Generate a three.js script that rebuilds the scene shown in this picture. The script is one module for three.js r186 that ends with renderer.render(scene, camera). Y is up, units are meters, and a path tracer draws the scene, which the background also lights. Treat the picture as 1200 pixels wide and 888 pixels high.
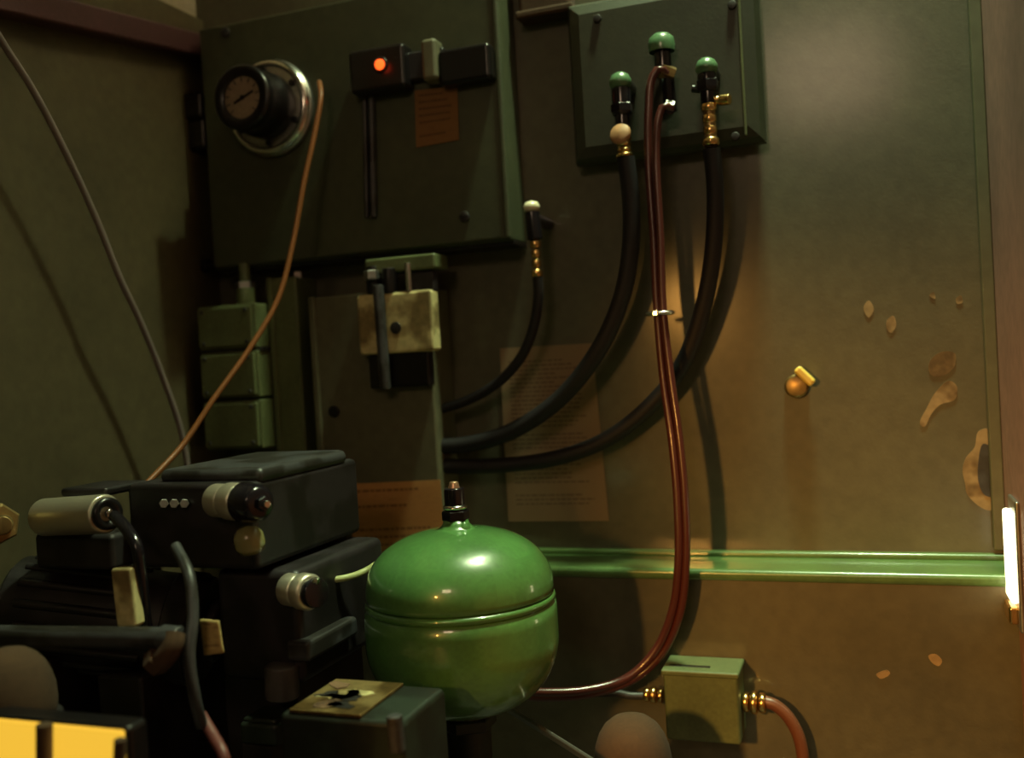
import * as THREE from 'three';
import { RoundedBoxGeometry } from 'three/addons/geometries/RoundedBoxGeometry.js';
import { mergeGeometries } from 'three/addons/utils/BufferGeometryUtils.js';
import { RectAreaLightUniformsLib } from 'three/addons/lights/RectAreaLightUniformsLib.js';
RectAreaLightUniformsLib.init();

// ---------------------------------------------------------------- camera, lights, exposure
const scene = new THREE.Scene();
const W = 1200, H = 888, F = 1150, D = 1.1, EYE = 0.55;
const camera = new THREE.PerspectiveCamera(2 * Math.atan(H / 2 / F) * 180 / Math.PI, W / H, 0.05, 50);
camera.rotation.order = 'YXZ';
camera.rotation.set(-1.2 * Math.PI / 180, 20 * Math.PI / 180, -3.3 * Math.PI / 180);
camera.position.set(0, EYE, D);
camera.updateMatrixWorld(true); camera.updateProjectionMatrix();
camera.focus = 0.9; camera.userData.fStop = 2.8;                 // the hand-held shot is soft on the wall and the near pump
scene.add(camera);
const renderer = new THREE.WebGLRenderer();
renderer.toneMapping = THREE.LinearToneMapping;
renderer.toneMappingExposure = 1.0;
renderer.shadowMap.enabled = true;
scene.background = new THREE.Color().setRGB(0.010, 0.0075, 0.0075);   // the dim hall in front of the open compartment

// strip lamp under the ceiling (its fitting is built further down at the same place)
const LAMP = { x: 0.02, y: 2.20, z: 0.155, w: 0.20, d: 0.09 };
const lampLight = new THREE.RectAreaLight(new THREE.Color().setRGB(0.80, 1.0, 0.58), 980, LAMP.w, LAMP.d);
lampLight.position.set(LAMP.x, LAMP.y - 0.012, LAMP.z); lampLight.lookAt(LAMP.x, 0, LAMP.z); scene.add(lampLight);
// warm hand lamp beside the photographer, aimed down at the right of the back wall
const HAND = new THREE.Vector3(-0.49, 0.69, 1.62), HAND_AIM = new THREE.Vector3(0.07, 0.05, 0);
const handLight = new THREE.SpotLight(new THREE.Color().setRGB(1.0, 0.46, 0.09), 5.8, 0, 0.40, 1.0, 2);
handLight.position.copy(HAND); handLight.target.position.copy(HAND_AIM); handLight.castShadow = true; handLight.shadow.radius = 2;
scene.add(handLight, handLight.target);

// warm fill light added behind the camera to brighten the front faces
const FILL = { x: -0.10, y: 1.45, z: 2.40, w: 0.40, h: 0.30 };
const fillLight = new THREE.RectAreaLight(new THREE.Color().setRGB(1.0, 0.68, 0.42), 8, FILL.w, FILL.h);
fillLight.position.set(FILL.x, FILL.y, FILL.z); fillLight.lookAt(-0.35, 0.45, 0); scene.add(fillLight);

// ---------------------------------------------------------------- helpers
const V = (x, y, z) => new THREE.Vector3(x, y, z);
function P(px, py, z = 0) {                                   // the point of the plane at depth z seen at this pixel
  const v = V(px / W * 2 - 1, 1 - py / H * 2, 0.5).unproject(camera).sub(camera.position);
  return camera.position.clone().addScaledVector(v, (z - camera.position.z) / v.z);
}
const mpp = (px, py, z) => P(px, py, z).distanceTo(P(px, py + 1, z));   // metres per pixel there
let seed = 7; const rnd = () => { seed = (seed * 16807) % 2147483647; return seed / 2147483647; };
const offs = new Map(), used = new Map();
function numbered(n) { const k = used.get(n) || 0; used.set(n, k + 1); return k ? `${n}_${String(k).padStart(3, '0')}` : n; }
function uvm(g) {                                             // uv in metres, by the face's main direction
  const p = g.attributes.position, n = g.attributes.normal, uv = new Float32Array(p.count * 2);
  for (let i = 0; i < p.count; i++) {
    const ax = Math.abs(n.getX(i)), ay = Math.abs(n.getY(i)), az = Math.abs(n.getZ(i));
    const [u, v] = az >= ax && az >= ay ? [p.getX(i), p.getY(i)] : ax >= ay ? [p.getZ(i), p.getY(i)] : [p.getX(i), p.getZ(i)];
    uv[i * 2] = u; uv[i * 2 + 1] = v;
  }
  g.setAttribute('uv', new THREE.BufferAttribute(uv, 2)); return g;
}
function prep(g, keepUv) {
  let q = g.index ? g.toNonIndexed() : g.clone();
  for (const k of Object.keys(q.attributes)) if (!['position', 'normal', 'uv'].includes(k)) q.deleteAttribute(k);
  if (!keepUv) uvm(q);
  return q;
}
function obj(name, geos, mat, parent, keepUv) {
  const list = (Array.isArray(geos) ? geos : [geos]).map(g => prep(g, keepUv));
  const g = list.length > 1 ? mergeGeometries(list) : list[0];
  const o = offs.get(parent) || V(0, 0, 0);
  g.translate(-o.x, -o.y, -o.z);
  const m = new THREE.Mesh(g, mat); m.castShadow = m.receiveShadow = true;
  m.name = parent ? name : numbered(name);
  offs.set(m, o);
  (parent || scene).add(m); return m;
}
function thing(name, label, category, base, group) {
  const o = new THREE.Group(); o.name = numbered(name); o.position.copy(base); offs.set(o, base.clone());
  o.userData = { label, category }; if (group) o.userData.group = group;
  scene.add(o); return o;
}
function tag(o, label, category, group) { o.userData = { label, category }; if (group) o.userData.group = group; return o; }
function struct(name, label) { const o = new THREE.Group(); o.name = name; o.userData = { label, category: name.split('_')[0], kind: 'structure' }; scene.add(o); return o; }
function rb(x0, y0, z0, x1, y1, z1, r = 0.002, s = 2) {
  return new RoundedBoxGeometry(x1 - x0, y1 - y0, z1 - z0, s, Math.min(r, (x1 - x0) / 2.01, (y1 - y0) / 2.01, (z1 - z0) / 2.01)).translate((x0 + x1) / 2, (y0 + y1) / 2, (z0 + z1) / 2);
}
function pb(px0, py0, px1, py1, zb, zf, r) {                  // a box whose front face spans these pixels at depth zf
  const mx = (px0 + px1) / 2, my = (py0 + py1) / 2;
  return rb(P(px0, my, zf).x, P(mx, py1, zf).y, zb, P(px1, my, zf).x, P(mx, py0, zf).y, zf, r);
}
function aim(g, a, b) {                                       // a shape along +y from 0, moved so that +y runs from a to b
  return g.applyQuaternion(new THREE.Quaternion().setFromUnitVectors(V(0, 1, 0), b.clone().sub(a).normalize())).translate(a.x, a.y, a.z);
}
const lathe = (prof, seg = 32) => { const g = new THREE.LatheGeometry(prof.map(([r, y]) => new THREE.Vector2(Math.max(r, 1e-5), y)), seg); return g; };
function rod(a, b, r, r2 = r, seg = 24, bev = 0.15) {
  const L = a.distanceTo(b), e = Math.min(r, r2, L) * bev;
  return aim(lathe([[0, 0], [r - e, 0], [r, e], [r2, L - e], [r2 - e, L], [0, L]], seg), a, b);
}
function hexnut(a, b, r) { const g = prep(rod(a, b, r, r, 6, 0.12)); g.computeVertexNormals(); return g; }
function tube(pts, r, n = 90, seg = 12) { return new THREE.TubeGeometry(new THREE.CatmullRomCurve3(pts, false, 'centripetal'), n, r, seg); }
const along = (a, b, t) => a.clone().lerp(b, t);

// ---------------------------------------------------------------- textures and materials
function hash(x, y, s) { let h = (x * 374761393 + y * 668265263 + s * 2147483647) | 0; h = Math.imul(h ^ (h >>> 13), 1274126177); return ((h ^ (h >>> 16)) >>> 0) / 4294967295; }
function vnoise(x, y, per, s) {
  const xi = Math.floor(x), yi = Math.floor(y), fx = x - xi, fy = y - yi, w = t => t * t * (3 - 2 * t), m = k => ((k % per) + per) % per;
  const a = hash(m(xi), m(yi), s), b = hash(m(xi + 1), m(yi), s), c = hash(m(xi), m(yi + 1), s), d = hash(m(xi + 1), m(yi + 1), s);
  return (a + (b - a) * w(fx)) * (1 - w(fy)) + (c + (d - c) * w(fx)) * w(fy);
}
function fbm(u, v, f, s) { let t = 0, a = 0.5, q = f; for (let k = 0; k < 4; k++) { t += a * vnoise(u * q, v * q, q, s + k); a *= 0.5; q *= 2; } return t / 0.9375; }
function noiseTex(kind, s, rep, n = 256) {
  const d = new Uint8Array(n * n * 4);
  for (let j = 0; j < n; j++) for (let i = 0; i < n; i++) {
    const u = i / n, v = j / n;
    let c;
    if (kind === 'paint') { const q = fbm(u, v, 4, s), e = fbm(u, v, 48, s + 9); c = 215 + 50 * (q - 0.5) + 36 * (e - 0.5); c = [c, c, c]; }
    else if (kind === 'grime') { const q = fbm(u, v, 6, s), e = fbm(u, v, 40, s + 9); const t = Math.min(1, Math.max(0, (q - 0.42) * 6)); c = 150 + 80 * t + 50 * (e - 0.5); c = [c, c * (0.93 + 0.07 * t), c * (0.84 + 0.16 * t)]; }
    else if (kind === 'bump') { const q = fbm(u, v, 40, s); c = 255 * q; c = [c, c, c]; }
    d.set([...c.map(x => Math.max(0, Math.min(255, x))), 255], (j * n + i) * 4);
  }
  const t = new THREE.DataTexture(d, n, n); t.wrapS = t.wrapT = THREE.RepeatWrapping; t.magFilter = THREE.LinearFilter; t.minFilter = THREE.LinearMipmapLinearFilter; t.generateMipmaps = true;
  if (kind !== 'bump') t.colorSpace = THREE.SRGBColorSpace;
  t.repeat.set(rep, rep); t.needsUpdate = true; return t;
}
const T = { paint: noiseTex('paint', 3, 2.2), fine: noiseTex('paint', 31, 7), grime: noiseTex('grime', 11, 5), bump: noiseTex('bump', 5, 9) };
function mat(r, g, b, rough, o = {}) {
  const m = new THREE.MeshPhysicalMaterial({ roughness: rough, metalness: o.metal || 0, side: THREE.DoubleSide });
  m.color.setRGB(r, g, b);
  if (o.map !== null) m.map = o.map || T.fine;
  if (o.bump) { m.bumpMap = T.bump; m.bumpScale = o.bump; }
  if (o.coat) { m.clearcoat = o.coat; m.clearcoatRoughness = o.coatRough ?? 0.15; }
  return m;
}
const M = {
  wall: mat(0.135, 0.125, 0.075, 0.55, { map: T.paint, bump: 0.0001, coat: 0.45, coatRough: 0.17 }),
  ledge: mat(0.135, 0.25, 0.078, 0.3, { coat: 0.5, coatRough: 0.1 }),  // wall paint made greener, with the overhead light mixed into the colour
  leftWall: mat(0.135, 0.110, 0.055, 0.6, { map: T.paint, bump: 0.0001 }),
  upperWall: mat(0.66, 0.58, 0.42, 0.6, { map: T.paint }),
  rightWall: mat(0.52, 0.29, 0.25, 0.6, { map: T.paint }),
  ceiling: mat(0.42, 0.40, 0.30, 0.8, { map: T.paint }),
  floor: mat(0.06, 0.055, 0.05, 0.7, { map: T.grime }),
  beam: mat(0.12, 0.05, 0.055, 0.5),
  box: mat(0.075, 0.085, 0.043, 0.5, { map: T.paint, bump: 0.0001 }),
  plate: mat(0.048, 0.053, 0.028, 0.5, { map: T.paint, bump: 0.0001 }),
  green: mat(0.17, 0.20, 0.088, 0.42, {}),
  panel: mat(0.16, 0.15, 0.085, 0.6, { map: T.paint }),
  tank: mat(0.115, 0.30, 0.08, 0.3, { coat: 1, coatRough: 0.06 }),
  cap: mat(0.12, 0.25, 0.12, 0.3, { coat: 0.6, coatRough: 0.1 }),
  black: mat(0.010, 0.008, 0.009, 0.28, {}),
  blackGloss: mat(0.010, 0.008, 0.011, 0.15, { map: null }),
  dark: mat(0.022, 0.016, 0.019, 0.5, { map: T.grime }),
  dark2: mat(0.026, 0.021, 0.022, 0.55, { map: T.grime }),
  slate: mat(0.055, 0.055, 0.060, 0.45, { map: T.grime }),
  darkGreen: mat(0.018, 0.028, 0.018, 0.5, { map: T.grime }),
  rubber: mat(0.012, 0.008, 0.011, 0.6, {}),
  redTube: mat(0.075, 0.016, 0.012, 0.3, { coat: 0.4, coatRough: 0.15, map: null }),
  orange: mat(0.22, 0.075, 0.018, 0.45, { map: null }),
  greyCable: mat(0.20, 0.16, 0.15, 0.5, { map: null }),
  paleTube: mat(0.40, 0.42, 0.18, 0.4, { map: null }),
  brass: mat(0.80, 0.52, 0.20, 0.22, { metal: 1, map: null }),
  brassDull: mat(0.52, 0.36, 0.15, 0.4, { metal: 0.7, map: T.grime }),
  chrome: mat(0.75, 0.74, 0.70, 0.18, { metal: 1, map: null }),
  steel: mat(0.55, 0.54, 0.50, 0.35, { metal: 0.9 }),
  satin: mat(0.62, 0.56, 0.44, 0.38, { metal: 0.75, map: null }),
  paper: mat(0.40, 0.30, 0.20, 0.9, {}),
  cream: mat(0.72, 0.62, 0.30, 0.7, { map: T.grime }),
  tan: mat(0.085, 0.042, 0.018, 0.95, {}),
  rust: mat(0.22, 0.12, 0.06, 0.9, { map: T.grime }),
  rustPale: mat(0.42, 0.30, 0.16, 0.9, { map: T.grime }),
};
function printed(w, h, lines, base, ink, s) {                 // a sheet with rows of illegible print
  const c = document.createElement('canvas'); c.width = w; c.height = h; const x = c.getContext('2d');
  x.fillStyle = base; x.fillRect(0, 0, w, h); seed = s;
  for (let i = 0; i < 400; i++) { x.fillStyle = `rgba(60,40,20,${0.05 * rnd()})`; x.fillRect(rnd() * w, rnd() * h, 4 + rnd() * 20, 2 + rnd() * 6); }
  x.fillStyle = ink;
  for (let k = 0; k < lines; k++) {
    const y = h * (0.08 + 0.84 * k / lines), th = h * 0.26 / lines;
    if (rnd() < 0.12) continue;
    for (let u = 0.09 * w, e = w * (0.55 + 0.36 * rnd()); u < e;) { const l = w * (0.02 + 0.06 * rnd()); x.fillRect(u, y, Math.min(l, e - u), th); u += l + w * 0.014; }
  }
  const t = new THREE.CanvasTexture(c); t.colorSpace = THREE.SRGBColorSpace;
  const m = new THREE.MeshStandardMaterial({ map: t, roughness: 0.9, side: THREE.DoubleSide }); return m;
}
function sheet(c0, c1, c2, c3, nrm, thick = 0.0006, bow = 0) {   // a thin printed sheet: corners tl, tr, br, bl
  const n = 8, pos = [], uv = [], idx = [];
  for (let s = 0; s < 2; s++) for (let j = 0; j <= n; j++) for (let i = 0; i <= n; i++) {
    const u = i / n, v = j / n, p = c0.clone().lerp(c1, u).lerp(c3.clone().lerp(c2, u), v);
    p.addScaledVector(nrm, s * thick + bow * (Math.sin(u * 5 + 1) * Math.sin(v * 4) + 1) * 0.5);
    pos.push(p.x, p.y, p.z); uv.push(u, 1 - v);
  }
  const N = (n + 1) * (n + 1), id = (s, i, j) => s * N + j * (n + 1) + i;
  for (let j = 0; j < n; j++) for (let i = 0; i < n; i++) {
    idx.push(id(1, i, j), id(1, i, j + 1), id(1, i + 1, j), id(1, i + 1, j), id(1, i, j + 1), id(1, i + 1, j + 1));
    idx.push(id(0, i, j), id(0, i + 1, j), id(0, i, j + 1), id(0, i + 1, j), id(0, i + 1, j + 1), id(0, i, j + 1));
  }
  for (let k = 0; k < n; k++) for (const [a, b] of [[[k, 0], [k + 1, 0]], [[k + 1, n], [k, n]], [[0, k + 1], [0, k]], [[n, k], [n, k + 1]]])
    idx.push(id(0, ...a), id(1, ...a), id(0, ...b), id(0, ...b), id(1, ...a), id(1, ...b));
  const g = new THREE.BufferGeometry(); g.setAttribute('position', new THREE.Float32BufferAttribute(pos, 3)); g.setAttribute('uv', new THREE.Float32BufferAttribute(uv, 2)); g.setIndex(idx); g.computeVertexNormals(); return g;
}
function flake(pts, z, t = 0.0006) {                          // a thin irregular patch on the wall, outline in pixels
  const w = pts.map(([a, b]) => P(a, b, z)), sh = new THREE.Shape(new THREE.CatmullRomCurve3(w, true, 'centripetal').getPoints(48).map(p => new THREE.Vector2(p.x, p.y)));
  return new THREE.ExtrudeGeometry(sh, { depth: t, bevelEnabled: false }).translate(0, 0, z);
}

// ---------------------------------------------------------------- the compartment
const XL = P(262, 400, 0).x, XR = P(1172, 500, 0).x, TOP = 2.28, ZF = 2.7, LZ = 0.075, LY = P(900, 668, LZ).y;
{
  const wb = struct('wall_back', 'olive green painted sheet metal back wall of the compartment');
  obj('upper_panel', rb(XL - 0.04, LY - 0.05, -0.03, XR + 0.04, TOP, 0, 0.001), M.wall, wb);
  obj('lower_panel', rb(XL - 0.04, 0, -0.03, XR + 0.04, LY - 0.004, LZ - 0.002, 0.001), M.wall, wb);
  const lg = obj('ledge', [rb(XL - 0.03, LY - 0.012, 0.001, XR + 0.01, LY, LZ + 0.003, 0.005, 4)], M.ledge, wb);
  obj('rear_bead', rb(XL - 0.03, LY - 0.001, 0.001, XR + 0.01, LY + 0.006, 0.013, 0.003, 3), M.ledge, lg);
  // bare spots where the paint has come off
  const chips = [
    [[1092, 420], [1104, 412], [1119, 414], [1118, 430], [1106, 440], [1092, 440], [1088, 430]],
    [[1078, 496], [1086, 478], [1096, 460], [1112, 446], [1121, 452], [1119, 468], [1102, 474], [1092, 484], [1083, 500]],
    [[1012, 360], [1018, 352], [1024, 362], [1018, 372]], [[1040, 374], [1047, 370], [1050, 382], [1044, 390], [1039, 384]],
    [[1089, 346], [1094, 342], [1096, 350]], [[1120, 350], [1126, 346], [1128, 354], [1122, 356]]];
  chips.forEach((c, i) => obj('paint_chip', flake(c, 0), M.rustPale, wb));
  const big = obj('paint_chip', flake([[1146, 506], [1158, 502], [1168, 512], [1171, 545], [1171, 590], [1160, 598], [1146, 592], [1133, 578], [1131, 566], [1128, 552], [1132, 536], [1142, 524]], 0), M.rustPale, wb);
  obj('bare_metal', flake([[1152, 520], [1161, 524], [1167, 560], [1166, 582], [1154, 580], [1147, 566], [1146, 545]], 0.0006, 0.0004), M.slate, big);
  for (const c of [[[1027, 790], [1040, 785], [1043, 789], [1032, 795]], [[1088, 768], [1096, 766], [1104, 774], [1100, 780], [1092, 776]]]) obj('paint_chip', flake(c, LZ - 0.002), M.rustPale, wb);

  const wl = struct('wall_left', 'olive yellow painted left wall of the compartment');
  obj('lower_sheet', rb(XL - 0.04, 0, 0, XL, 1.02, ZF, 0.001), M.leftWall, wl);
  obj('upper_sheet', rb(XL - 0.05, 1.0, 0, XL - 0.01, TOP, ZF, 0.001), M.upperWall, wl);
  const wr = struct('wall_right', 'reddish brown side wall at the end of the ledge');
  obj('side_sheet', rb(XR, 0, 0, XR + 0.04, TOP, ZF, 0.001), M.rightWall, wr);
  obj('corner_strip', rb(XR - 0.012, LY + 0.01, 0.001, XR, TOP, 0.012, 0.002), M.panel, wr);
  const wp = struct('wall_partition', 'plain partition left of the doorway behind the camera');
  obj('partition_sheet', rb(XL - 0.01, 0, 1.2, -0.43, TOP, 1.225, 0.003), M.leftWall, wp);
  const ce = struct('ceiling', 'pale painted ceiling above the lamp'); obj('ceiling_sheet', rb(XL - 0.05, TOP, -0.03, XR + 0.04, TOP + 0.03, ZF, 0.001), M.ceiling, ce);
  const wf = struct('wall_front', 'plain olive wall at the far end behind the camera'); obj('end_sheet', rb(XL - 0.05, 0, ZF, XR + 0.04, TOP, ZF + 0.04, 0.001), M.leftWall, wf);
  const fl = struct('floor', 'dark oily floor under the machine'); obj('floor_plate', rb(XL - 0.05, -0.03, -0.03, XR + 0.04, 0, ZF, 0.001), M.floor, fl);
}
// dark trim running along the top of the left wall
{
  const hit = (px, py, x) => { const v = V(px / W * 2 - 1, 1 - py / H * 2, 0.5).unproject(camera).sub(camera.position); return camera.position.clone().addScaledVector(v, (x - camera.position.x) / v.x); };
  globalThis.hitX = hit;
  const a = hit(-60, -14, XL + 0.008), b = hit(245, 58, XL + 0.008), t = 0.015;
  const dir = b.clone().sub(a), L = dir.length(), g = new RoundedBoxGeometry(0.024, t * 2, L, 2, 0.004);
  g.applyQuaternion(new THREE.Quaternion().setFromUnitVectors(V(0, 0, 1), dir.clone().normalize())).translate((a.x + b.x) / 2, (a.y + b.y) / 2, (a.z + b.z) / 2);
  const tr = obj('trim_1', g, M.beam); tr.userData = { label: 'dark red brown beam along the top of left wall', category: 'trim', kind: 'structure' };
}
const hitX = globalThis.hitX;

// ---------------------------------------------------------------- lamps
{
  const t = thing('ceiling_lamp', 'slim greenish white strip lamp under the ceiling', 'lamp', V(LAMP.x, TOP, LAMP.z));
  obj('housing', [rb(LAMP.x - LAMP.w / 2 - 0.02, LAMP.y + 0.004, LAMP.z - 0.04, LAMP.x + LAMP.w / 2 + 0.02, TOP, LAMP.z + 0.04, 0.006)], M.steel, t);
  obj('added_baffle', rb(LAMP.x - LAMP.w / 2 - 0.02, LAMP.y - 0.30, LAMP.z - 0.06, LAMP.x - LAMP.w / 2 - 0.008, LAMP.y + 0.01, LAMP.z + 0.45, 0.003), M.black, t);  // unseen baffle added to keep the lamp light off the left wall
  const em = new THREE.MeshStandardMaterial({ color: 0xffffff, emissive: new THREE.Color().setRGB(0.86, 1.0, 0.6), emissiveIntensity: 3 });
  obj('diffuser', rb(LAMP.x - LAMP.w / 2, LAMP.y - 0.008, LAMP.z - LAMP.d / 2, LAMP.x + LAMP.w / 2, LAMP.y + 0.005, LAMP.z + LAMP.d / 2, 0.004), em, t);
  const pt = thing('fill_lamp', 'square warm fill lamp added behind the camera', 'lamp', V(FILL.x, FILL.y, ZF));
  const pd = V(-0.35, 0.45, 0).sub(V(FILL.x, FILL.y, FILL.z)).normalize(), pp = V(FILL.x, FILL.y, FILL.z);
  const slab = (w, hh, d, off) => { const g = new RoundedBoxGeometry(w, hh, d, 3, 0.004); const m = new THREE.Matrix4().lookAt(V(0, 0, 0), pd.clone().negate(), V(0, 1, 0)); g.applyMatrix4(m); const c = pp.clone().addScaledVector(pd, off); return g.translate(c.x, c.y, c.z); };
  obj('housing', slab(FILL.w + 0.04, FILL.h + 0.04, 0.05, -0.045), M.black, pt);
  obj('diffuser', slab(FILL.w, FILL.h, 0.012, -0.014), new THREE.MeshStandardMaterial({ color: 0xffffff, emissive: new THREE.Color().setRGB(1, 0.68, 0.42), emissiveIntensity: 2 }), pt);
  obj('bracket', rod(pp.clone().addScaledVector(pd, -0.06), V(FILL.x, FILL.y + 0.05, ZF), 0.015), M.steel, pt);
  const h = thing('hand_lamp', 'warm orange hand lamp held beside the camera', 'lamp', HAND.clone());
  const d = HAND_AIM.clone().sub(HAND).normalize(), back = HAND.clone().addScaledVector(d, -0.16), rim = HAND.clone().addScaledVector(d, -0.004);
  obj('reflector', aim(lathe([[0, 0], [0.022, 0.002], [0.03, 0.05], [0.055, 0.152], [0.058, 0.155], [0.052, 0.15], [0.028, 0.06], [0, 0.055]], 36), back, rim), M.black, h);
  obj('handle', rod(back.clone().addScaledVector(d, -0.12), back, 0.017), M.black, h);
  const e2 = new THREE.MeshStandardMaterial({ color: 0xffffff, emissive: new THREE.Color().setRGB(1, 0.5, 0.1), emissiveIntensity: 5 });
  obj('lens', aim(lathe([[0, 0.12], [0.042, 0.12], [0.042, 0.124], [0, 0.126]], 36), back, rim), e2, h);
}
{ // small bright lamp on the right wall
  const a = P(1183, 598, 0.09), b = P(1186, 702, 0.09), t = thing('wall_lamp', 'small glaring white lamp on right wall at ledge end', 'lamp', V(XR, (a.y + b.y) / 2, 0.03));
  const em = new THREE.MeshStandardMaterial({ color: 0xffffff, emissive: new THREE.Color().setRGB(1, 0.86, 0.5), emissiveIntensity: 3.2 });
  const z0 = 0.086;
  obj('back_plate', rb(XR - 0.004, b.y - 0.025, z0 - 0.02, XR, a.y + 0.012, z0 + 0.03, 0.002), M.steel, t);
  obj('lamp_lens', rb(XR - 0.010, b.y, z0 - 0.014, XR - 0.003, a.y, z0 + 0.024, 0.003), em, t);
  obj('amber_clip', rb(XR - 0.012, b.y - 0.02, z0 - 0.012, XR - 0.002, b.y - 0.003, z0 + 0.02, 0.003), M.brass, t);
  const l = new THREE.RectAreaLight(new THREE.Color().setRGB(1, 0.86, 0.5), 0.6, 0.03, a.y - b.y); l.position.set(XR - 0.013, (a.y + b.y) / 2, z0 + 0.005); l.lookAt(-2, (a.y + b.y) / 2, z0 + 0.005); scene.add(l);
}

// ---------------------------------------------------------------- control box with gauge and indicator
const BZ = 0.058;
{
  const tl = P(231, 33, BZ), br = P(598, 281, BZ), t = thing('control_box', 'dark green control box with gauge and red indicator', 'control box', V((tl.x + br.x) / 2, br.y, 0));
  obj('body', rb(tl.x, br.y, 0.001, br.x, tl.y, BZ - 0.006, 0.003), M.box, t);
  obj('door', rb(tl.x + 0.002, br.y + 0.002, BZ - 0.006, br.x - 0.001, tl.y - 0.002, BZ, 0.003), M.box, t);
  obj('edge_strip', rb(br.x - 0.006, br.y + 0.002, BZ - 0.004, br.x + 0.001, tl.y - 0.002, BZ + 0.002, 0.0025), M.box, t);
  for (const [x, y] of [[265, 38], [545, 254]]) { const c = P(x, y, BZ); const s = obj('screw', rod(c.clone().setZ(BZ - 0.002), c.clone().setZ(BZ + 0.004), 0.006), M.slate, t); obj('slot', rb(c.x - 0.005, c.y - 0.0007, BZ + 0.0035, c.x + 0.005, c.y + 0.0007, BZ + 0.0045, 0.0002), M.black, s); }
  // black switch blocks and the red indicator
  obj('indicator_block', pb(408, 54, 474, 106, BZ, BZ + 0.026, 0.005), M.black, t);
  obj('switch_block', pb(513, 53, 574, 96, BZ, BZ + 0.02, 0.005), M.black, t);
  obj('bridge', pb(470, 58, 520, 92, BZ, BZ + 0.012, 0.003), M.dark, t);
  obj('toggle', pb(493, 44, 511, 94, BZ, BZ + 0.024, 0.005), M.panel, t);
  const c = P(446, 76, BZ + 0.026), led = new THREE.MeshStandardMaterial({ color: 0x400000, emissive: new THREE.Color().setRGB(1, 0.10, 0.012), emissiveIntensity: 2.4 });
  const bz = obj('bezel', new THREE.TorusGeometry(0.0075, 0.002, 8, 24).translate(c.x, c.y, BZ + 0.0265), M.black, t);
  obj('red_lens', aim(lathe([[0.0065, -0.002], [0.0065, 0.001], [0.0055, 0.004], [0.003, 0.0055], [0, 0.006]], 24), c, c.clone().setZ(c.z + 1)), led, bz);
  const pl = new THREE.PointLight(new THREE.Color().setRGB(1, 0.05, 0.01), 0.0004, 0, 2); pl.position.set(c.x, c.y, c.z + 0.012); pl.castShadow = true; pl.shadow.radius = 0.3; scene.add(pl);
  for (const [x, r] of [[433, 0.0028], [441, 0.0042]]) obj('conduit', rod(P(x - 4, 104, BZ).setZ(BZ + 0.004), P(x - 1, 255, BZ).setZ(BZ + 0.004), r), M.slate, t);
  obj('side_blocks', [pb(203, 108, 236, 140, 0.012, 0.05, 0.006), pb(215, 138, 240, 176, 0.012, 0.045, 0.006)], M.black, t);  // two black rounded blocks at the left side of the box
  // foot brackets under the box
  obj('bottom_lip', rb(tl.x, br.y - 0.004, 0.001, br.x, br.y + 0.001, BZ - 0.012, 0.001), M.black, t);
}
{ const z = BZ + 0.0012, n = V(0, 0, 1); const s = obj('paper_tag', sheet(P(486, 106, z), P(536, 101, z), P(538, 164, z), P(488, 173, z), n), printed(128, 160, 7, '#7d5a34', 'rgba(60,35,15,0.5)', 5), null, true); tag(s, 'small brown paper tag below the black switches', 'tag'); }
{ // pressure gauge
  const c = P(320, 128, BZ), s = mpp(320, 128, BZ), t = thing('pressure_gauge', 'round black pressure gauge on a grey flange ring', 'gauge', c.clone());
  const A = (z) => V(c.x, c.y, BZ + z), R = 56 * s;
  obj('flange', aim(lathe([[R * 0.6, 0], [R, 0], [R * 1.02, 0.004], [R * 0.98, 0.009], [R * 0.86, 0.013], [R * 0.6, 0.013]], 64), A(0), A(1)), M.steel, t);
  obj('flange_rim', aim(lathe([[R * 0.86, 0.012], [R * 0.98, 0.009], [R * 0.985, 0.012], [R * 0.92, 0.016], [R * 0.85, 0.0155], [R * 0.85, 0.012]], 64), A(0), A(1)), M.chrome, t);
  for (let k = 0; k < 6; k++) { const a = k / 6 * 6.283 + 0.55, x = c.x + Math.cos(a) * R * 0.76, y = c.y + Math.sin(a) * R * 0.76; obj('bolt', hexnut(V(x, y, BZ + 0.011), V(x, y, BZ + 0.017), 0.0045), M.black, t); }
  obj('barrel', aim(lathe([[0, 0.01], [R * 0.68, 0.01], [R * 0.68, 0.03], [R * 0.62, 0.034], [R * 0.62, 0.05], [R * 0.66, 0.053], [R * 0.66, 0.064], [R * 0.6, 0.067], [R * 0.44, 0.066], [R * 0.42, 0.062], [0, 0.061]], 48), A(0), A(1)), M.black, t);
  const dial = obj('dial', aim(lathe([[0, 0.0612], [R * 0.42, 0.0612], [R * 0.42, 0.0625], [0, 0.0625]], 40), A(0), A(1)), M.paper, t);
  const tick = []; for (let k = 0; k < 11; k++) { const a = (-225 + k * 27) * Math.PI / 180, g = new THREE.BoxGeometry(R * 0.09, R * 0.02, 0.0006); g.rotateZ(-a).translate(c.x + Math.cos(-a) * R * 0.36, c.y + Math.sin(-a) * R * 0.36, BZ + 0.0628); tick.push(g); }
  obj('scale_marks', tick, M.black, dial);
  const nd = new THREE.BoxGeometry(R * 0.5, R * 0.045, 0.001); nd.rotateZ(0.38).translate(c.x + R * 0.03, c.y, BZ + 0.0635);
  obj('needle', [nd, rod(A(0.0625), A(0.0645), R * 0.05)], M.black, dial);
  const gl = new THREE.MeshPhysicalMaterial({ color: 0xffffff, transmission: 1, thickness: 0, roughness: 0.05 });
  obj('glass', aim(lathe([[0, 0.0655], [R * 0.44, 0.0655]], 40), A(0), A(1)), gl, t);
}

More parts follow.
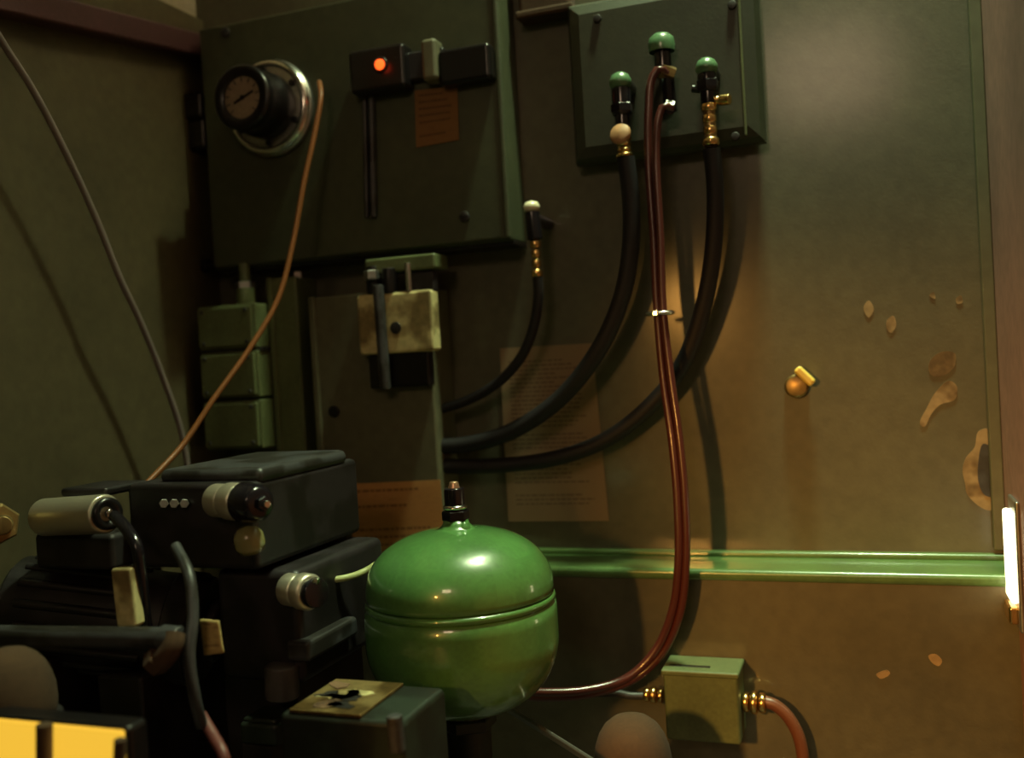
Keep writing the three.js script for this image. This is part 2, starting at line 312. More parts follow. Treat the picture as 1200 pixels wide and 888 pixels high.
// ---------------------------------------------------------------- things under the control box
{ // three stacked green modules
  const ys = [356, 411, 469, 529], x0 = [231, 233, 236], x1 = [297, 300, 303], zf = 0.085;
  const spec = ['topmost green module of the stack of three left of post', 'middle green module of the stack of three left of post', 'lowest green module of the stack of three left of post'];
  for (let k = 0; k < 3; k++) {
    const mx = (x0[1] + x1[1]) / 2, top = P(mx, ys[k] + 1, zf), bot = P(mx, ys[k + 1] - 2, zf), a = P(x0[1], 440, zf).x, b = P(x1[1], 440, zf).x;
    const t = thing('valve_module', spec[k], 'module', V((a + b) / 2, bot.y, 0.04), 'stacked modules beside the post');
    obj('housing', rb(a, bot.y, 0.001, b, top.y, zf - 0.006, 0.002), M.green, t);
    obj('front_cover', rb(a + 0.003, bot.y + 0.003, zf - 0.006, b - 0.002, top.y - 0.003, zf, 0.002), M.green, t);
    for (const u of [0.12, 0.88]) for (const v of [0.14, 0.86]) { const x = a + (b - a) * u, y = bot.y + (top.y - bot.y) * v; obj('screw', rod(V(x, y, zf - 0.001), V(x, y, zf + 0.0015), 0.0028, 0.0024, 12), M.slate, t); }
    if (k === 0) { const p = V(P(272, 356, zf).x, top.y, 0.055);
      const b0 = obj('stud', [rod(p, p.clone().add(V(0, 0.022, 0)), 0.012), rod(p.clone().add(V(0, 0.02, 0)), p.clone().add(V(0, 0.052, 0)), 0.007)], M.green, t);
      obj('hex_nut', hexnut(p.clone().add(V(0, 0.02, 0)), p.clone().add(V(0, 0.029, 0)), 0.0125), M.steel, b0);
      obj('foot_plate', rb(a - 0.001, bot.y - 0.004, 0.004, b + 0.003, bot.y - 0.0, zf - 0.01, 0.001), M.dark, t); }
  }
  const q0 = P(231, 313, 0.03), q1 = P(338, 306, 0.03); tag(obj('pressure_pipe', [rod(q0, q1, 0.006), rod(q0.clone().add(V(-0.001, 0, 0)), q0.clone().add(V(0.02, 0, 0)), 0.009)], M.black), 'short black pipe running below the control box', 'pipe');
}
{ // green post
  const zf = 0.05, a = P(327, 500, zf).x, b = P(357, 500, zf).x, top = P(340, 324, zf).y, t = thing('support_post', 'pale green vertical steel channel post below control box', 'post', V((a + b) / 2, 0, 0.03));
  obj('web', rb(a, 0, 0.001, b, top, zf, 0.003), M.green, t);
  obj('flange', rb(a - 0.003, 0, zf - 0.004, a + 0.004, top, zf + 0.004, 0.0015), M.green, t);
  const c = P(341, 318, zf); obj('bolt_head', [hexnut(V(c.x, top - 0.002, 0.035), V(c.x, top + 0.007, 0.035), 0.008)], M.chrome, t);
}
const PZ = 0.06;
{ // flat cover panel
  const a = P(372, 480, PZ).x, b = P(510, 480, PZ).x, top = P(440, 342, PZ).y, t = thing('cover_panel', 'olive brown flat cover panel between post and hoses', 'panel', V((a + b) / 2, 0, 0.03));
  obj('sheet', rb(a, 0, 0.001, b, top, PZ, 0.003), M.panel, t);
  obj('edge_fold', rb(a - 0.002, 0, PZ - 0.008, a + 0.006, top, PZ + 0.004, 0.002), M.panel, t);
  const k = P(392, 482, PZ); obj('lock', [rod(V(k.x, k.y, PZ - 0.001), V(k.x, k.y, PZ + 0.004), 0.007)], M.black, t);
}
{ // cream relay with fittings
  const zf = PZ + 0.022, bd = pb(419, 342, 507, 414, PZ, zf, 0.004), b = P(463, 455, zf), t = thing('solenoid_relay', 'cream block with black skirt on the cover panel', 'relay', V(b.x, b.y, PZ));
  obj('body', bd, M.cream, t);
  obj('skirt', pb(432, 413, 503, 454, PZ, zf - 0.006, 0.003), M.black, t);
  obj('front_pipe', [rod(P(443, 334, zf + 0.004), P(452, 456, zf + 0.004), 0.0065)], M.slate, t);
  obj('cap', pb(427, 300, 510, 318, PZ - 0.02, zf - 0.004, 0.003), M.green, t);
  obj('stem', [rod(P(438, 312, zf - 0.01), P(439, 346, zf - 0.01), 0.009), rod(P(456, 314, zf - 0.006), P(457, 344, zf - 0.006), 0.009)], M.black, t);
  obj('bright_pin', rod(P(478, 308, zf - 0.004), P(480, 342, zf - 0.004), 0.0042), M.chrome, t);
  obj('silver_nut', hexnut(P(435, 317, zf), P(436, 328, zf), 0.009), M.steel, t);
  obj('dark_shoulder', pb(482, 318, 508, 342, PZ, zf - 0.008, 0.002), M.dark, t);
  const s = P(464, 384, zf); obj('screw', rod(V(s.x, s.y, zf - 0.001), V(s.x, s.y, zf + 0.002), 0.007), M.dark2, t);
}
{ const z = PZ + 0.001, n = V(0, 0, 1); const s = obj('paper_label', sheet(P(408, 567, z), P(516, 562, z), P(524, 660, z), P(416, 664, z), n), printed(256, 240, 9, '#b8844c', 'rgba(70,40,20,0.5)', 9), null, true); tag(s, 'brown printed label on the panel behind the accumulator', 'label'); }
{ const z = 0.001, n = V(0, 0, 1); const s = obj('printed_sheet', sheet(P(586, 408, z), P(694, 402, z), P(714, 610, z), P(596, 611, z), n, 0.0004, 0.0015), printed(512, 900, 34, '#8c765a', 'rgba(70,48,36,0.55)', 21), null, true); tag(s, 'large printed paper sheet on wall behind the hoses', 'paper'); }

// ---------------------------------------------------------------- valve plate with three connections
{
  const a = P(672, 100, 0.02).x, b = P(895, 100, 0.02).x, top = P(680, 8, 0.02).y, bot = P(790, 181, 0.02).y, t = thing('valve_plate', 'dark green wall plate with three hose connections', 'plate', V((a + b) / 2, bot, 0));
  const w = b - a, h = top - bot, bev = 0.016, sh = new THREE.Shape(); sh.moveTo(bev, bev); sh.lineTo(w - bev, bev); sh.lineTo(w - bev, h - bev); sh.lineTo(bev, h - bev); sh.closePath();
  obj('face', new THREE.ExtrudeGeometry(sh, { depth: 0.012, bevelEnabled: true, bevelSize: bev, bevelThickness: 0.014, bevelSegments: 2, bevelOffset: 0 }).translate(a, bot, 0.015), M.plate, t);
  obj('side_seam', rb(b - 0.0205, bot + 0.006, 0.034, b - 0.0175, top - 0.006, 0.0425, 0.0012), M.green, t);
  for (const [x, y] of [[700, 22], [858, 6], [862, 160]]) { const c = P(x, y, 0.042); obj('corner_screw', rod(c.clone().setZ(0.04), c.clone().setZ(0.0445), 0.0045), M.dark2, t); }
}
const FZ = 0.075;
function fitting(label, px, yCap, yBody, yBrass, yEnd, o = {}) {
  const top = P(px, yCap, FZ), s = mpp(px, yCap, FZ), dx = (yEnd - yCap) * 0.058, at = (y) => P(px + (y - yCap) * 0.058, y, FZ);
  const t = thing('hose_fitting', label, 'hose fitting', at(yEnd));
  const wallP = top.clone().setZ(0.04);
  obj('mounting_boss', rod(wallP, top.clone().setZ(FZ), 11 * s), M.black, t);
  obj('green_cap', aim(lathe([[0, -9 * s], [9 * s, -8 * s], [13 * s, -3 * s], [13 * s, 3 * s], [10 * s, 9 * s], [5 * s, 12 * s], [0, 12.6 * s]], 28), top, top.clone().add(V(0, 1, 0))), M.cap, t);
  obj('elbow', [rod(at(yCap + 6), at(yBody), 11.5 * s), rod(at(yBody - 12), at(yBrass + 3), 9 * s), hexnut(at(yBody - 14), at(yBody - 3), 13.5 * s)], M.blackGloss, t);
  const n = 4, L = yEnd - yBrass;
  for (let k = 0; k < n; k++) { const y0 = yBrass + L * k / n, y1 = yBrass + L * (k + 0.86) / n, r = (k === n - 1 ? 10.5 : k === 0 ? 9.5 : 8.5) * s; obj('brass_ring', rod(at(y0), at(y1), r, r, 24, 0.3), M.brass, t); }
  obj('brass_core', rod(at(yBrass), at(yEnd - 1), 7.2 * s), M.brassDull, t);
  if (o.side) { const c = P(o.side[0], o.side[1], FZ), e = at(o.side[1] - 2); obj('side_port', [rod(e, c, 5 * s), rod(along(e, c, 0.7), c.clone().add(V(0.006, 0, 0.003)), 6.5 * s)], M.brass, t); const e2 = P(px - 17, o.side[1] - 14, FZ); obj('side_stub', rod(at(o.side[1] - 12), e2, 4.5 * s), M.black, t); }
  if (o.tag) { const c = P(o.tag[0], o.tag[1], FZ + 0.016); obj('copper_tag', aim(lathe([[0, -0.004], [11 * s, -0.004], [13 * s, 0], [11 * s, 0.004], [0, 0.005]], 24), c, c.clone().add(V(-0.15, 0.35, 1))), mat(0.55, 0.28, 0.13, 0.5), t); }
  return t;
}
fitting('green capped hose fitting with copper disc on valve plate', 727, 97, 136, 160, 186, { tag: [727, 157] });
fitting('green capped hose fitting with brass side port', 828, 80, 108, 120, 174, { side: [849, 118] });
{ // centre connection: green cap and brass arch end of the red tubes
  const c = P(775, 49, 0.06), s = mpp(775, 49, 0.06), t = thing('tube_connector', 'green domed cap connector above the brown red tubes', 'hose fitting', P(779, 130, 0.05));
  obj('green_cap', aim(lathe([[15 * s, -12 * s], [16 * s, -4 * s], [14.5 * s, 4 * s], [9 * s, 9 * s], [0, 11 * s]], 28), c, c.clone().add(V(0, 1, 0))), M.cap, t);
  obj('stem', [rod(P(776, 58, 0.06), P(778, 90, 0.06), 10 * s), rod(c.clone().setZ(0.04), c, 9 * s)], M.blackGloss, t);
  obj('arch_nut', hexnut(P(774, 82, 0.066), P(790, 88, 0.06), 9 * s), M.brassDull, t);
  obj('lower_elbow', [rod(P(781, 132, 0.045), P(784, 126, 0.075), 8.5 * s), rod(P(782, 88, 0.06), P(786, 132, 0.055), 8 * s)], M.blackGloss, t);
  obj('lower_nut', hexnut(P(779, 124, 0.072), P(790, 126, 0.07), 7 * s), M.steel, t);
}
{ // trunking between control box and plate, carried up unseen to darken the wall
  const z = 0.028, a = P(606, 0, z).x, b = P(668, 0, z).x, y0 = P(640, 14, z).y, t = thing('darkening_trunking', 'brown trunking added to darken wall between box and plate', 'trunking', V((a + b) / 2, y0, 0.04));
  obj('duct', rb(a, y0, 0.001, b, y0 + 0.55, z, 0.006, 3), M.tan, t);
  obj('end_collar', rb(a - 0.003, y0 - 0.003, 0.001, b + 0.003, y0 + 0.006, z + 0.003, 0.003, 3), M.tan, t);
}
{ // small elbow plug to the right of the control box
  const z = 0.06, s = mpp(625, 260, z), t = thing('hose_fitting', 'white capped black fitting beside the control box corner', 'hose fitting', P(630, 326, z));
  const c = P(623, 243, z);
  obj('white_cap', aim(lathe([[0, -5 * s], [9 * s, -4.5 * s], [10 * s, 1 * s], [7.5 * s, 6 * s], [0, 8.5 * s]], 28), c, c.clone().add(V(0, 1, 0))), mat(0.75, 0.68, 0.48, 0.25, { map: null, coat: 0.6 }), t);
  obj('elbow', [rod(P(623.5, 248, z), P(627, 281, z), 9 * s), rod(P(624, 256, z).setZ(0.002), P(624, 256, z), 7.5 * s)], M.blackGloss, t);
  for (let k = 0; k < 4; k++) { const y0 = 281 + k * 11.4; obj('brass_ring', rod(P(627 + k * 0.7, y0, z), P(627.6 + k * 0.7, y0 + 10, z), (k % 3 ? 5.6 : 6.8) * s, undefined, 20, 0.3), M.brass, t); }
}
// hoses and tubes
const hose = (name, label, cat, pts, r, m, group) => tag(obj(name, tube(pts.map(([x, y, z]) => P(x, y, z)), r, 120, 14), m), label, cat, group);
const s0 = mpp(740, 300, 0.05);
hose('rubber_hose', 'thin black hose from the white capped fitting', 'hose', [[630, 324, 0.06], [631, 345, 0.058], [626, 380, 0.055], [612, 416, 0.05], [585, 447, 0.045], [550, 468, 0.04], [512, 481, 0.036]], 6.2 * s0, M.rubber);
hose('rubber_hose', 'thick black hose from the copper disc fitting', 'hose', [[733, 184, 0.075], [739, 230, 0.07], [739, 290, 0.066], [728, 350, 0.062], [700, 412, 0.058], [655, 468, 0.052], [598, 506, 0.046], [550, 520, 0.042], [512, 523, 0.04]], 10.5 * s0, M.rubber);
hose('rubber_hose', 'thick black hose from the brass side port fitting', 'hose', [[834, 174, 0.075], [838, 220, 0.07], [836, 290, 0.062], [824, 360, 0.05], [800, 426, 0.04], [765, 472, 0.036], [712, 514, 0.036], [650, 537, 0.038], [570, 546, 0.04], [512, 546, 0.04]], 9.8 * s0, M.rubber);
hose('plastic_tube', 'brown red tube arching from the upper brass nut', 'tube', [[782, 86, 0.066], [773, 80, 0.072], [764, 92, 0.074], [760, 130, 0.075], [760, 190, 0.075], [766, 280, 0.078], [770, 360, 0.083], [777, 440, 0.09], [788, 520, 0.1], [794, 590, 0.105], [795, 660, 0.108], [788, 715, 0.108], [768, 762, 0.11], [735, 794, 0.12], [690, 808, 0.14], [640, 811, 0.16], [596, 808, 0.18]], 4.7 * s0, M.redTube);
hose('plastic_tube', 'brown red tube from the lower elbow nut', 'tube', [[788, 127, 0.072], [778, 124, 0.078], [772, 138, 0.08], [769, 180, 0.08], [774, 280, 0.083], [777, 360, 0.087], [786, 440, 0.094], [797, 520, 0.101], [803, 590, 0.105], [804, 660, 0.107], [797, 718, 0.107], [777, 764, 0.107], [742, 796, 0.114], [692, 813, 0.135], [640, 817, 0.155], [596, 814, 0.175]], 4.4 * s0, M.redTube);
{ const c = P(773, 367, 0.087); tag(obj('tube_clip', [aim(new THREE.TorusGeometry(0.0085, 0.0022, 8, 24).scale(1.5, 1, 1).rotateX(Math.PI / 2), c, c.clone().add(V(0, 1, 0))), rb(c.x - 0.005, c.y - 0.003, c.z + 0.008, c.x + 0.001, c.y + 0.003, c.z + 0.014, 0.001)], M.chrome), 'small silver clip tying the two red tubes', 'clip'); }
{ // small yellow disc and tab added for a reflection in the glass
  const c = P(938, 446, 0), s = mpp(938, 446, 0), t = thing('reflection_plug', 'small yellow disc added on the wall for a reflection', 'plug', c.clone());
  obj('disc', aim(lathe([[0, 0.001], [14 * s, 0.001], [14 * s, 0.006], [11 * s, 0.01], [0, 0.01]], 32), P(934, 452, 0), P(934, 452, 0).setZ(1)), M.brassDull, t);
  const k = new RoundedBoxGeometry(10 * s, 26 * s, 0.014, 3, 0.003).rotateZ(0.75); const q = P(944, 440, 0); obj('key_tab', k.translate(q.x, q.y, 0.012), mat(0.85, 0.58, 0.12, 0.35, { map: null, coat: 0.5 }), t);
}

// ---------------------------------------------------------------- accumulator
{
  const z = 0.28, c = P(539, 690, z), s = mpp(539, 690, z), t = thing('hydraulic_accumulator', 'glossy green domed hydraulic accumulator with black valve on top', 'accumulator', P(545, 880, z));
  const at = (y) => V(c.x, c.y + y * s, c.z), up = V(c.x, c.y + 9, c.z);
  const prof = [];
  for (let k = 0; k <= 20; k++) { const a = k / 20 * Math.PI / 2; prof.push([109 * Math.pow(Math.cos(a), 0.82), 2 + 69 * Math.pow(Math.sin(a), 0.95)]); }
  const domeP = [[104, -6], [109, -4], ...prof.filter(([r]) => r > 22), [20, 72], [16, 76], [13, 83], [0, 84]];
  obj('upper_shell', aim(lathe(domeP.map(([r, y]) => [r * s, y * s]), 72), V(c.x, c.y, c.z), up), M.tank, t);
  obj('seam_ring', aim(lathe([[105, -15], [109, -14], [111, -10], [109, -6.5], [105, -6]].map(([r, y]) => [r * s, y * s]), 72), V(c.x, c.y, c.z), up), M.tank, t);
  const low = [[105, -14], [111, -18], [112, -30], [112, -56]];
  for (let k = 1; k <= 18; k++) { const a = k / 18 * Math.PI / 2; low.push([30 + 82 * Math.cos(a), -56 - 82 * Math.sin(a)]); }
  obj('lower_shell', aim(lathe([...low, [29, -142], [0, -142]].map(([r, y]) => [r * s, y * s]).reverse(), 72), V(c.x, c.y, c.z), up), M.tank, t);
  obj('stem', [rod(at(-200), at(-138), 27 * s), hexnut(at(-160), at(-146), 34 * s)], M.darkGreen, t);
  const v = obj('valve', [hexnut(at(80), at(92), 16 * s), rod(at(90), at(118), 12 * s)], M.blackGloss, t);
  obj('chrome_collar', rod(at(92), at(99), 14 * s, 14 * s, 28, 0.35), M.chrome, v);
  obj('copper_tip', rod(at(117), at(125), 7 * s, 5 * s), mat(0.7, 0.42, 0.28, 0.3, { metal: 0.8, map: null }), v);
  obj('boss', aim(lathe([[0, 0], [9 * s, 0], [7 * s, 8 * s], [3 * s, 13 * s], [0, 14 * s]], 20), V(c.x + 12 * s, c.y + 66 * s, c.z + 6 * s), V(c.x + 14 * s, c.y + 90 * s, c.z + 8 * s)), M.tank, t);
}
hose('capillary_tube', 'thin pale green tube reaching the accumulator side', 'tube', [[366, 674, 0.33], [384, 679, 0.32], [405, 677, 0.31], [428, 669, 0.29], [446, 658, 0.28]], 0.0032, M.paleTube);

// ---------------------------------------------------------------- junction box
{
  const zf = LZ + 0.046, z0 = LZ - 0.002, bd = pb(779, 790, 866, 870, z0, zf, 0.003), b = P(822, 870, zf), t = thing('junction_box', 'small green junction box with brass glands below ledge', 'junction box', V(b.x, b.y, LZ));
  const jm = mat(0.155, 0.20, 0.085, 0.5);
  obj('body', bd, jm, t);
  const tl = P(777, 826, zf), tr = P(868, 830, zf), ty = P(822, 793, zf).y;
  const lid = obj('lid', [rb(tl.x, ty, z0, tr.x, ty + 0.006, zf + 0.003, 0.002, 3)], jm, t);
  obj('lid_groove', rb(tl.x + 0.006, ty + 0.0055, zf - 0.016, tr.x - 0.03, ty + 0.0064, zf - 0.010, 0.0003), M.darkGreen, lid);
  const zc = (z0 + zf) / 2;
  const gl = (px0, px1, y, r) => { const a = P(px0, y, zc), e = P(px1, y + 1, zc); e.y = a.y; for (let k = 0; k < 3; k++) obj('brass_gland', rod(along(a, e, k / 3), along(a, e, (k + 0.88) / 3), r * (k === 1 ? 1.12 : 0.95), undefined, 24, 0.25), M.brass, t); };
  gl(778, 754, 815, 0.008); gl(870, 899, 822, 0.0105);
}
hose('copper_tube', 'brown tube bending down from the right gland', 'tube', [[896, 822, 0.096], [908, 826, 0.096], [922, 838, 0.096], [934, 858, 0.096], [940, 880, 0.096], [942, 920, 0.096]], 0.0062, mat(0.15, 0.05, 0.024, 0.4, { map: null, coat: 0.3 }));
hose('steel_tube', 'short dark steel tube at the left brass gland', 'tube', [[757, 815, 0.096], [740, 815, 0.1], [722, 812, 0.105], [700, 812, 0.115]], 0.004, M.slate);

// ---------------------------------------------------------------- cables on the left
{
  const q = (px, py, x) => hitX(px, py, x);
  const c1 = [[-30, -8], [0, 45], [40, 108], [80, 185], [115, 262], [140, 325], [165, 378], [190, 440], [212, 505], [222, 560]].map(([x, y], i) => q(x, y, XL + 0.05 + 0.0 * i));
  tag(obj('grey_cable', tube(c1, 0.0036, 100, 10), M.greyCable), 'grey cable hanging slantwise along the left wall', 'cable');
  hose('orange_wire', 'thin orange wire from the gauge flange to the pump', 'wire', [[374, 96, 0.074], [376, 112, 0.09], [370, 150, 0.1], [356, 215, 0.115], [342, 290, 0.13], [325, 352, 0.15], [290, 412, 0.185], [250, 468, 0.225], [215, 520, 0.26], [188, 550, 0.29], [160, 578, 0.32]], 0.0031, M.orange);
}

// ---------------------------------------------------------------- pump unit at lower left
{ // upper valve manifold
  const zf = 0.40, bd = pb(150, 566, 300, 667, 0.22, zf, 0.006), b = P(225, 660, zf), t = thing('valve_manifold', 'dark oily valve manifold with chrome nut and black knob', 'manifold', V(b.x, b.y, 0.31));
  obj('block', bd, M.dark, t);
  obj('top_plate', pb(185, 549, 306, 568, 0.24, zf - 0.01, 0.007), M.slate, t);
  for (const x of [192, 204, 216]) obj('bolt', hexnut(P(x, 590, zf - 0.002), P(x, 590, zf + 0.006), 0.0042), M.steel, t);
  const s = mpp(285, 588, 0.42), n0 = P(252, 586, 0.41), n1 = P(284, 588, 0.425), n2 = P(306, 590, 0.435);
  obj('chrome_nut', [rod(n0, along(n0, n1, 0.5), 20 * s, 20 * s, 36, 0.2), rod(along(n0, n1, 0.5), n1, 22 * s, 22 * s, 36, 0.2)], M.satin, t);
  const kb = obj('knob', [rod(n1, n2, 24 * s, 21 * s, 36, 0.3), hexnut(along(n1, n2, 0.95), along(n1, n2, 1.2), 9 * s)], M.blackGloss, t);
  obj('knob_pin', rod(along(n1, n2, 1.15), along(n1, n2, 1.35), 4 * s), M.chrome, kb);
  const p = P(292, 632, 0.42); obj('olive_cap', aim(lathe([[0, -14 * s], [16 * s, -13 * s], [18 * s, -6 * s], [17 * s, 6 * s], [11 * s, 14 * s], [0, 17 * s]], 28), p, p.clone().add(V(0.05, 1, 0.3))), mat(0.22, 0.2, 0.08, 0.25, { map: null, coat: 0.7 }), t);
  obj('cap_stem', rod(p, p.clone().add(V(-0.03, -0.005, -0.03)), 12 * s), M.dark, t);
}
{ // left solenoid
  const z = 0.42, a = P(52, 606, z), b = P(124, 602, z + 0.02), s = mpp(90, 600, z), t = thing('solenoid_coil', 'pale metal solenoid cylinder with open end, left of manifold', 'solenoid', P(90, 632, z));
  obj('coil_body', rod(a, b, 22 * s, 22 * s, 40, 0.12), M.satin, t);
  const e0 = along(a, b, 0.98), e1 = along(a, b, 1.1);
  obj('end_ring', aim(lathe([[8 * s, 0], [18 * s, 0], [18 * s, 8 * s], [12 * s, 9 * s], [8 * s, 4 * s]], 32), e0, e1), M.black, t);
  obj('end_screw', rod(along(a, b, 1.0), along(a, b, 1.08), 5 * s), M.chrome, t);
  obj('bracket', [pb(40, 626, 132, 668, 0.36, z, 0.005)], M.dark2, t);
  obj('clamp_top', pb(70, 572, 124, 582, 0.36, z - 0.005, 0.003), M.dark, t);
}
{ // brass ring at the frame edge
  const c = P(4, 612, 0.45), s = mpp(4, 612, 0.45), t = thing('brass_union', 'dull brass pipe union left of the solenoid', 'pipe union', c.clone());
  obj('nut', hexnut(c.clone().add(V(-0.02, 0, 0)), c.clone().add(V(0.008, 0, 0.01)), 24 * s), M.brassDull, t);
  obj('spigot', rod(c.clone().add(V(0.004, 0, 0.004)), c.clone().add(V(0.016, 0, 0.016)), 11 * s), M.brassDull, t);
  obj('pipe', rod(c.clone().add(V(-0.06, -0.002, -0.02)), c, 13 * s), M.dark, t);
}
{ // motor
  const z = 0.40, a = P(20, 712, z), b = P(246, 738, 0.34), s = mpp(180, 730, z), t = thing('pump_motor', 'dark ribbed pump motor under the valve manifold', 'motor', V((a.x + b.x) / 2, 0, 0.35)), r = 64 * s;
  obj('casing', rod(a, b, r, r, 48, 0.08), M.dark, t);
  const L = a.distanceTo(b), d = b.clone().sub(a).normalize();
  for (let k = 0; k < 16; k++) { const an = k / 16 * 6.283, u = V(0, 1, 0), w = d.clone().cross(u).normalize(), n = u.clone().multiplyScalar(Math.cos(an)).addScaledVector(w, Math.sin(an));
    const f0 = a.clone().addScaledVector(d, L * 0.12).addScaledVector(n, r * 1.0), f1 = a.clone().addScaledVector(d, L * 0.72).addScaledVector(n, r * 1.0); obj('cooling_rib', rod(f0, f1, 0.0042, 0.0042, 8), M.dark, t); }
  obj('end_bell', [rod(along(a, b, 0.82), along(a, b, 0.95), r * 1.06, r * 1.06, 48, 0.08), rod(along(a, b, 0.95), along(a, b, 1.06), r * 0.6)], M.dark2, t);
  for (const k of [0.25, 0.75]) { const p = along(a, b, k); obj('foot', rb(p.x - 0.025, 0, p.z - 0.06, p.x + 0.025, p.y - r * 0.6, p.z + 0.06, 0.004), M.dark, t); }
}
{ const z = 0.475, n = V(0, 0, 1); const s = obj('nameplate', sheet(P(236, 725, z), P(257, 727, z), P(263, 764, z), P(241, 767, z), n, 0.002), printed(64, 110, 4, '#c2a76a', 'rgba(80,60,30,0.5)', 33), null, true); tag(s, 'small cream nameplate on the dark pump motor', 'nameplate'); }
{ // side pump block with fittings
  const zf = 0.38, bd = pb(255, 668, 352, 800, 0.22, zf, 0.008), b = P(300, 800, zf), t = thing('gear_pump', 'dark gear pump block with silver fitting beside accumulator', 'pump', V(b.x, 0, 0.3));
  obj('block', bd, M.dark, t);
  const s = mpp(355, 690, 0.38), f0 = P(336, 690, 0.38), f1 = P(365, 694, 0.39), f2 = P(372, 695, 0.393);
  obj('silver_fitting', [rod(f0, along(f0, f1, 0.55), 19 * s, 19 * s, 36, 0.2), rod(along(f0, f1, 0.55), f1, 21 * s, 21 * s, 36, 0.2)], M.satin, t);
  obj('fitting_end', [rod(f1, f2, 17 * s)], M.blackGloss, t);
  obj('bleed_screw', rod(P(368, 680, 0.40), P(373, 681, 0.40), 4 * s), M.chrome, t);
  obj('flange_lug', pb(334, 752, 362, 776, 0.30, zf + 0.006, 0.004), M.slate, t);
  obj('round_port', [rod(P(330, 778, 0.385), P(331, 818, 0.385), 20 * s)], mat(0.10, 0.085, 0.08, 0.4), t);
  const q = P(300, 815, zf); obj('mount', rb(q.x - 0.05, 0, 0.24, q.x + 0.03, q.y + 0.01, zf - 0.02, 0.004), M.dark, t);
}
{ // terminal strip
  const z = 0.47, a = P(146, 664, z), b = P(154, 733, z); tag(obj('terminal_strip', [(() => { const g = new RoundedBoxGeometry(0.02, a.distanceTo(b), 0.012, 3, 0.003).translate(0, a.distanceTo(b) / 2, 0); return aim(g, b, a); })()], M.cream), 'tan upright strip in front of the pump motor', 'strip');
}
{ // grey bar across the foreground, added for a hazy glass reflection
  const z = 0.5, t = thing('reflection_bar', 'grey bar added for a hazy reflection across the motor', 'pipe', P(100, 755, z));
  obj('pipe', [rod(P(-40, 744, z), P(196, 748, z), 0.0085, 0.0085, 28)], M.slate, t);
  obj('end_cap', rod(P(190, 748, z), P(212, 750, z), 0.0105), M.slate, t);
}
{ const z = 0.5; tag(obj('copper_elbow', [tube([P(206, 742, z), P(203, 755, z + 0.004), P(195, 768, z + 0.006), P(184, 776, z + 0.004)], 0.0085, 30, 14), hexnut(P(189, 770, z + 0.005), P(180, 779, z + 0.004), 0.0105)], M.tan), 'short copper brown elbow at the grey bar end', 'pipe elbow'); }
hose('grey_wire', 'grey wire hanging in front of the pump motor', 'wire', [[206, 640, 0.46], [222, 675, 0.48], [226, 720, 0.49], [222, 770, 0.5], [228, 815, 0.5], [236, 850, 0.49]], 0.0045, M.slate);
hose('red_wire', 'dull red wire below the pump motor', 'wire', [[236, 838, 0.48], [250, 862, 0.49], [262, 885, 0.5], [268, 920, 0.5]], 0.0045, mat(0.13, 0.035, 0.03, 0.5, { map: null }));
hose('black_cable', 'black glossy cable dropping from the solenoid end', 'cable', [[134, 604, 0.45], [150, 622, 0.46], [160, 640, 0.465], [164, 665, 0.465], [170, 720, 0.46], [176, 760, 0.45]], 0.005, M.blackGloss);
{ // brown pump base at the lower left
  const z = 0.56, t = thing('filter_bowl', 'brown rounded filter bowl above the yellow panel', 'filter', P(20, 850, z)), s = mpp(20, 810, z), c = P(14, 846, z);
  obj('bowl', aim(lathe([[0, 0], [44 * s, 2 * s], [49 * s, 10 * s], [50 * s, 22 * s], [49 * s, 38 * s], [45 * s, 53 * s], [39 * s, 66 * s], [31 * s, 76 * s], [21 * s, 83 * s], [10 * s, 86 * s], [0, 87 * s]], 56), c, c.clone().add(V(0, 1, 0))), M.tan, t);
  obj('base_ring', aim(lathe([[0, -6 * s], [54 * s, -6 * s], [55 * s, 4 * s], [50 * s, 8 * s], [0, 8 * s]], 40), c, c.clone().add(V(0, 1, 0))), M.dark2, t);
}
{ // glowing yellow panel added in place of a window reflection
  const z = 0.6, a = P(-30, 850, z), b = P(142, 850, z), t = thing('yellow_panel', 'glowing yellow panel added for a reflection, behind a thin post', 'lamp', P(60, 930, z));
  const bot = P(60, 930, z).y, top = P(60, 849, z).y;
  obj('housing', rb(a.x - 0.003, bot - 0.004, z - 0.022, b.x + 0.003, top + 0.002, z - 0.003, 0.004), M.black, t);
  const em = new THREE.MeshStandardMaterial({ color: 0x8a5a10, emissive: new THREE.Color().setRGB(1, 0.58, 0.05), emissiveIntensity: 0.88 });
  obj('lens', rb(a.x, bot, z - 0.004, b.x, top, z, 0.002), em, t);
  obj('guard_bar', rod(P(52, 930, z + 0.008), P(52, 848, z + 0.008), 9 * mpp(52, 870, z)), M.tan, t);
  obj('corner_clip', rod(P(141, 866, z + 0.006), P(138, 930, z + 0.006), 7 * mpp(140, 870, z)), M.tan, t);
  const l = new THREE.RectAreaLight(new THREE.Color().setRGB(1, 0.58, 0.06), 0.9, b.x - a.x, top - bot); l.position.set((a.x + b.x) / 2, (top + bot) / 2, z + 0.003); l.lookAt((a.x + b.x) / 2, (top + bot) / 2, 3); scene.add(l);
}

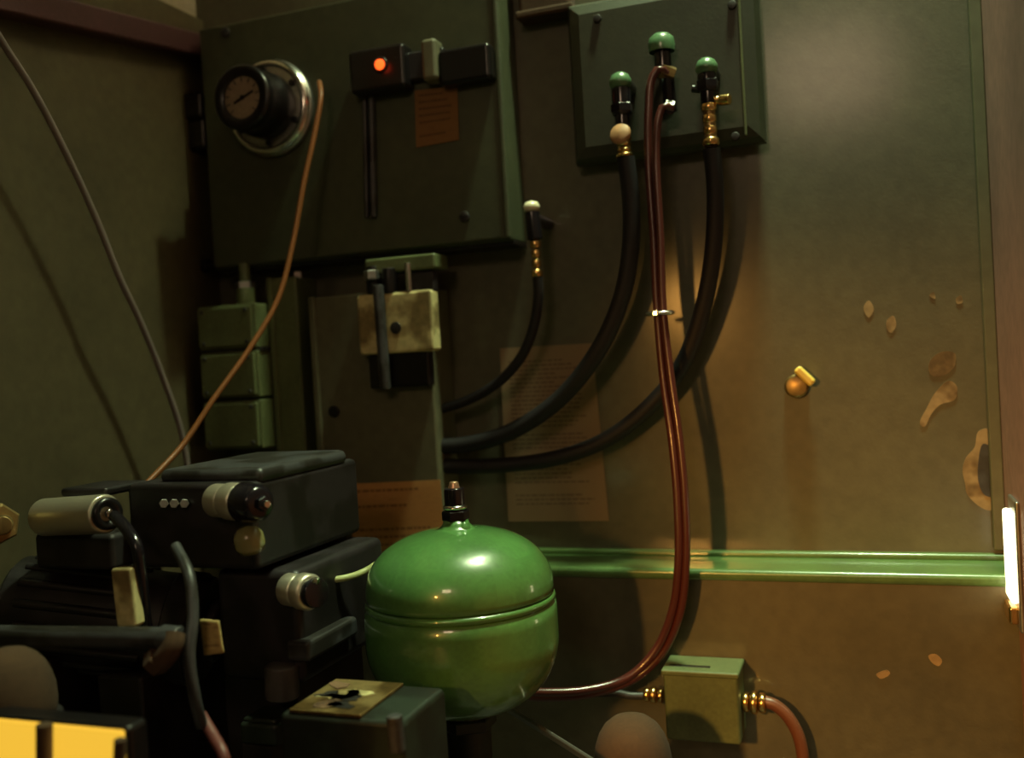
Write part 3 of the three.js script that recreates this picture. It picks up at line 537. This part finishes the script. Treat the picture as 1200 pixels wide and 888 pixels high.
// ---------------------------------------------------------------- bottom edge
{ // dark green tank box below the accumulator
  const zf = 0.47, a = P(327, 850, zf).x, b = P(472, 850, zf).x, ty = P(410, 842, zf).y, t = thing('oil_tray', 'dark green oil box with worn brass plate on top', 'oil box', V((a + b) / 2, 0, 0.35));
  obj('body', rb(a, 0, 0.392, b, ty, zf, 0.005), M.darkGreen, t);
  const pl = obj('worn_plate', rb(a + 0.008, ty, 0.397, b - 0.035, ty + 0.003, zf - 0.002, 0.001), M.brassDull, t);
  seed = 77;
  for (let k = 0; k < 9; k++) {
    const x = a + 0.02 + rnd() * (b - a - 0.08), z = 0.405 + rnd() * 0.05, n = 9, sh = new THREE.Shape();
    for (let i = 0; i < n; i++) { const q = i / n * 6.283, R = (0.004 + 0.006 * rnd()) , X = Math.cos(q) * R * 1.6, Y = Math.sin(q) * R; i ? sh.lineTo(X, Y) : sh.moveTo(X, Y); }
    sh.closePath(); obj('flaked_patch', new THREE.ExtrudeGeometry(sh, { depth: 0.0006, bevelEnabled: false }).rotateX(-Math.PI / 2).translate(x, ty + 0.003, z), [M.rust, M.dark2, M.cream][k % 3], pl);
  }
  obj('handle', [rod(P(462, 838, zf), P(466, 880, zf), 0.006)], M.slate, t);
}
{ const z = 0.40, t = thing('green_block', 'small dull green block beside the oil box', 'block', P(300, 888, z)); obj('body', pb(280, 848, 324, 874, 0.36, z, 0.004), M.darkGreen, t); obj('top_cap', pb(284, 842, 322, 849, 0.365, z - 0.003, 0.003), M.darkGreen, t); obj('foot', pb(284, 872, 320, 940, 0.37, z - 0.008, 0.003), M.dark, t); }
{ // flat bar
  const a = P(586, 824, 0.2), b = P(700, 896, 0.3), L = a.distanceTo(b), g = new RoundedBoxGeometry(0.014, L, 0.004, 2, 0.0015).translate(0, L / 2, 0); const m = obj('flat_bar', aim(g, a, b), M.steel); tag(m, 'grey steel flat bar slanting down beside the accumulator', 'bar');
}
{ // tan dome added for an out-of-focus dirt spot on the glass
  const z = 0.25, c = P(742, 894, z), s = mpp(742, 880, z), t = thing('dirt_spot_dome', 'tan dome standing in for an out of focus dirt spot', 'cap', P(742, 940, z));
  obj('dome', aim(lathe([[0, -60 * s], [44 * s, -58 * s], [45 * s, -20 * s], [45 * s, 4 * s], [42.5 * s, 20 * s], [38 * s, 33 * s], [31 * s, 44 * s], [21 * s, 52 * s], [10 * s, 56 * s], [0, 57 * s]], 56), c, c.clone().add(V(0, 1, 0))), M.tan, t);
  obj('skirt', aim(lathe([[46 * s, -62 * s], [48 * s, -60 * s], [48 * s, -40 * s], [45 * s, -38 * s]], 48), c, c.clone().add(V(0, 1, 0))), M.dark2, t);
}

scene.traverse(o => { if (o.isMesh) { o.castShadow = true; o.receiveShadow = true; } });
renderer.render(scene, camera);
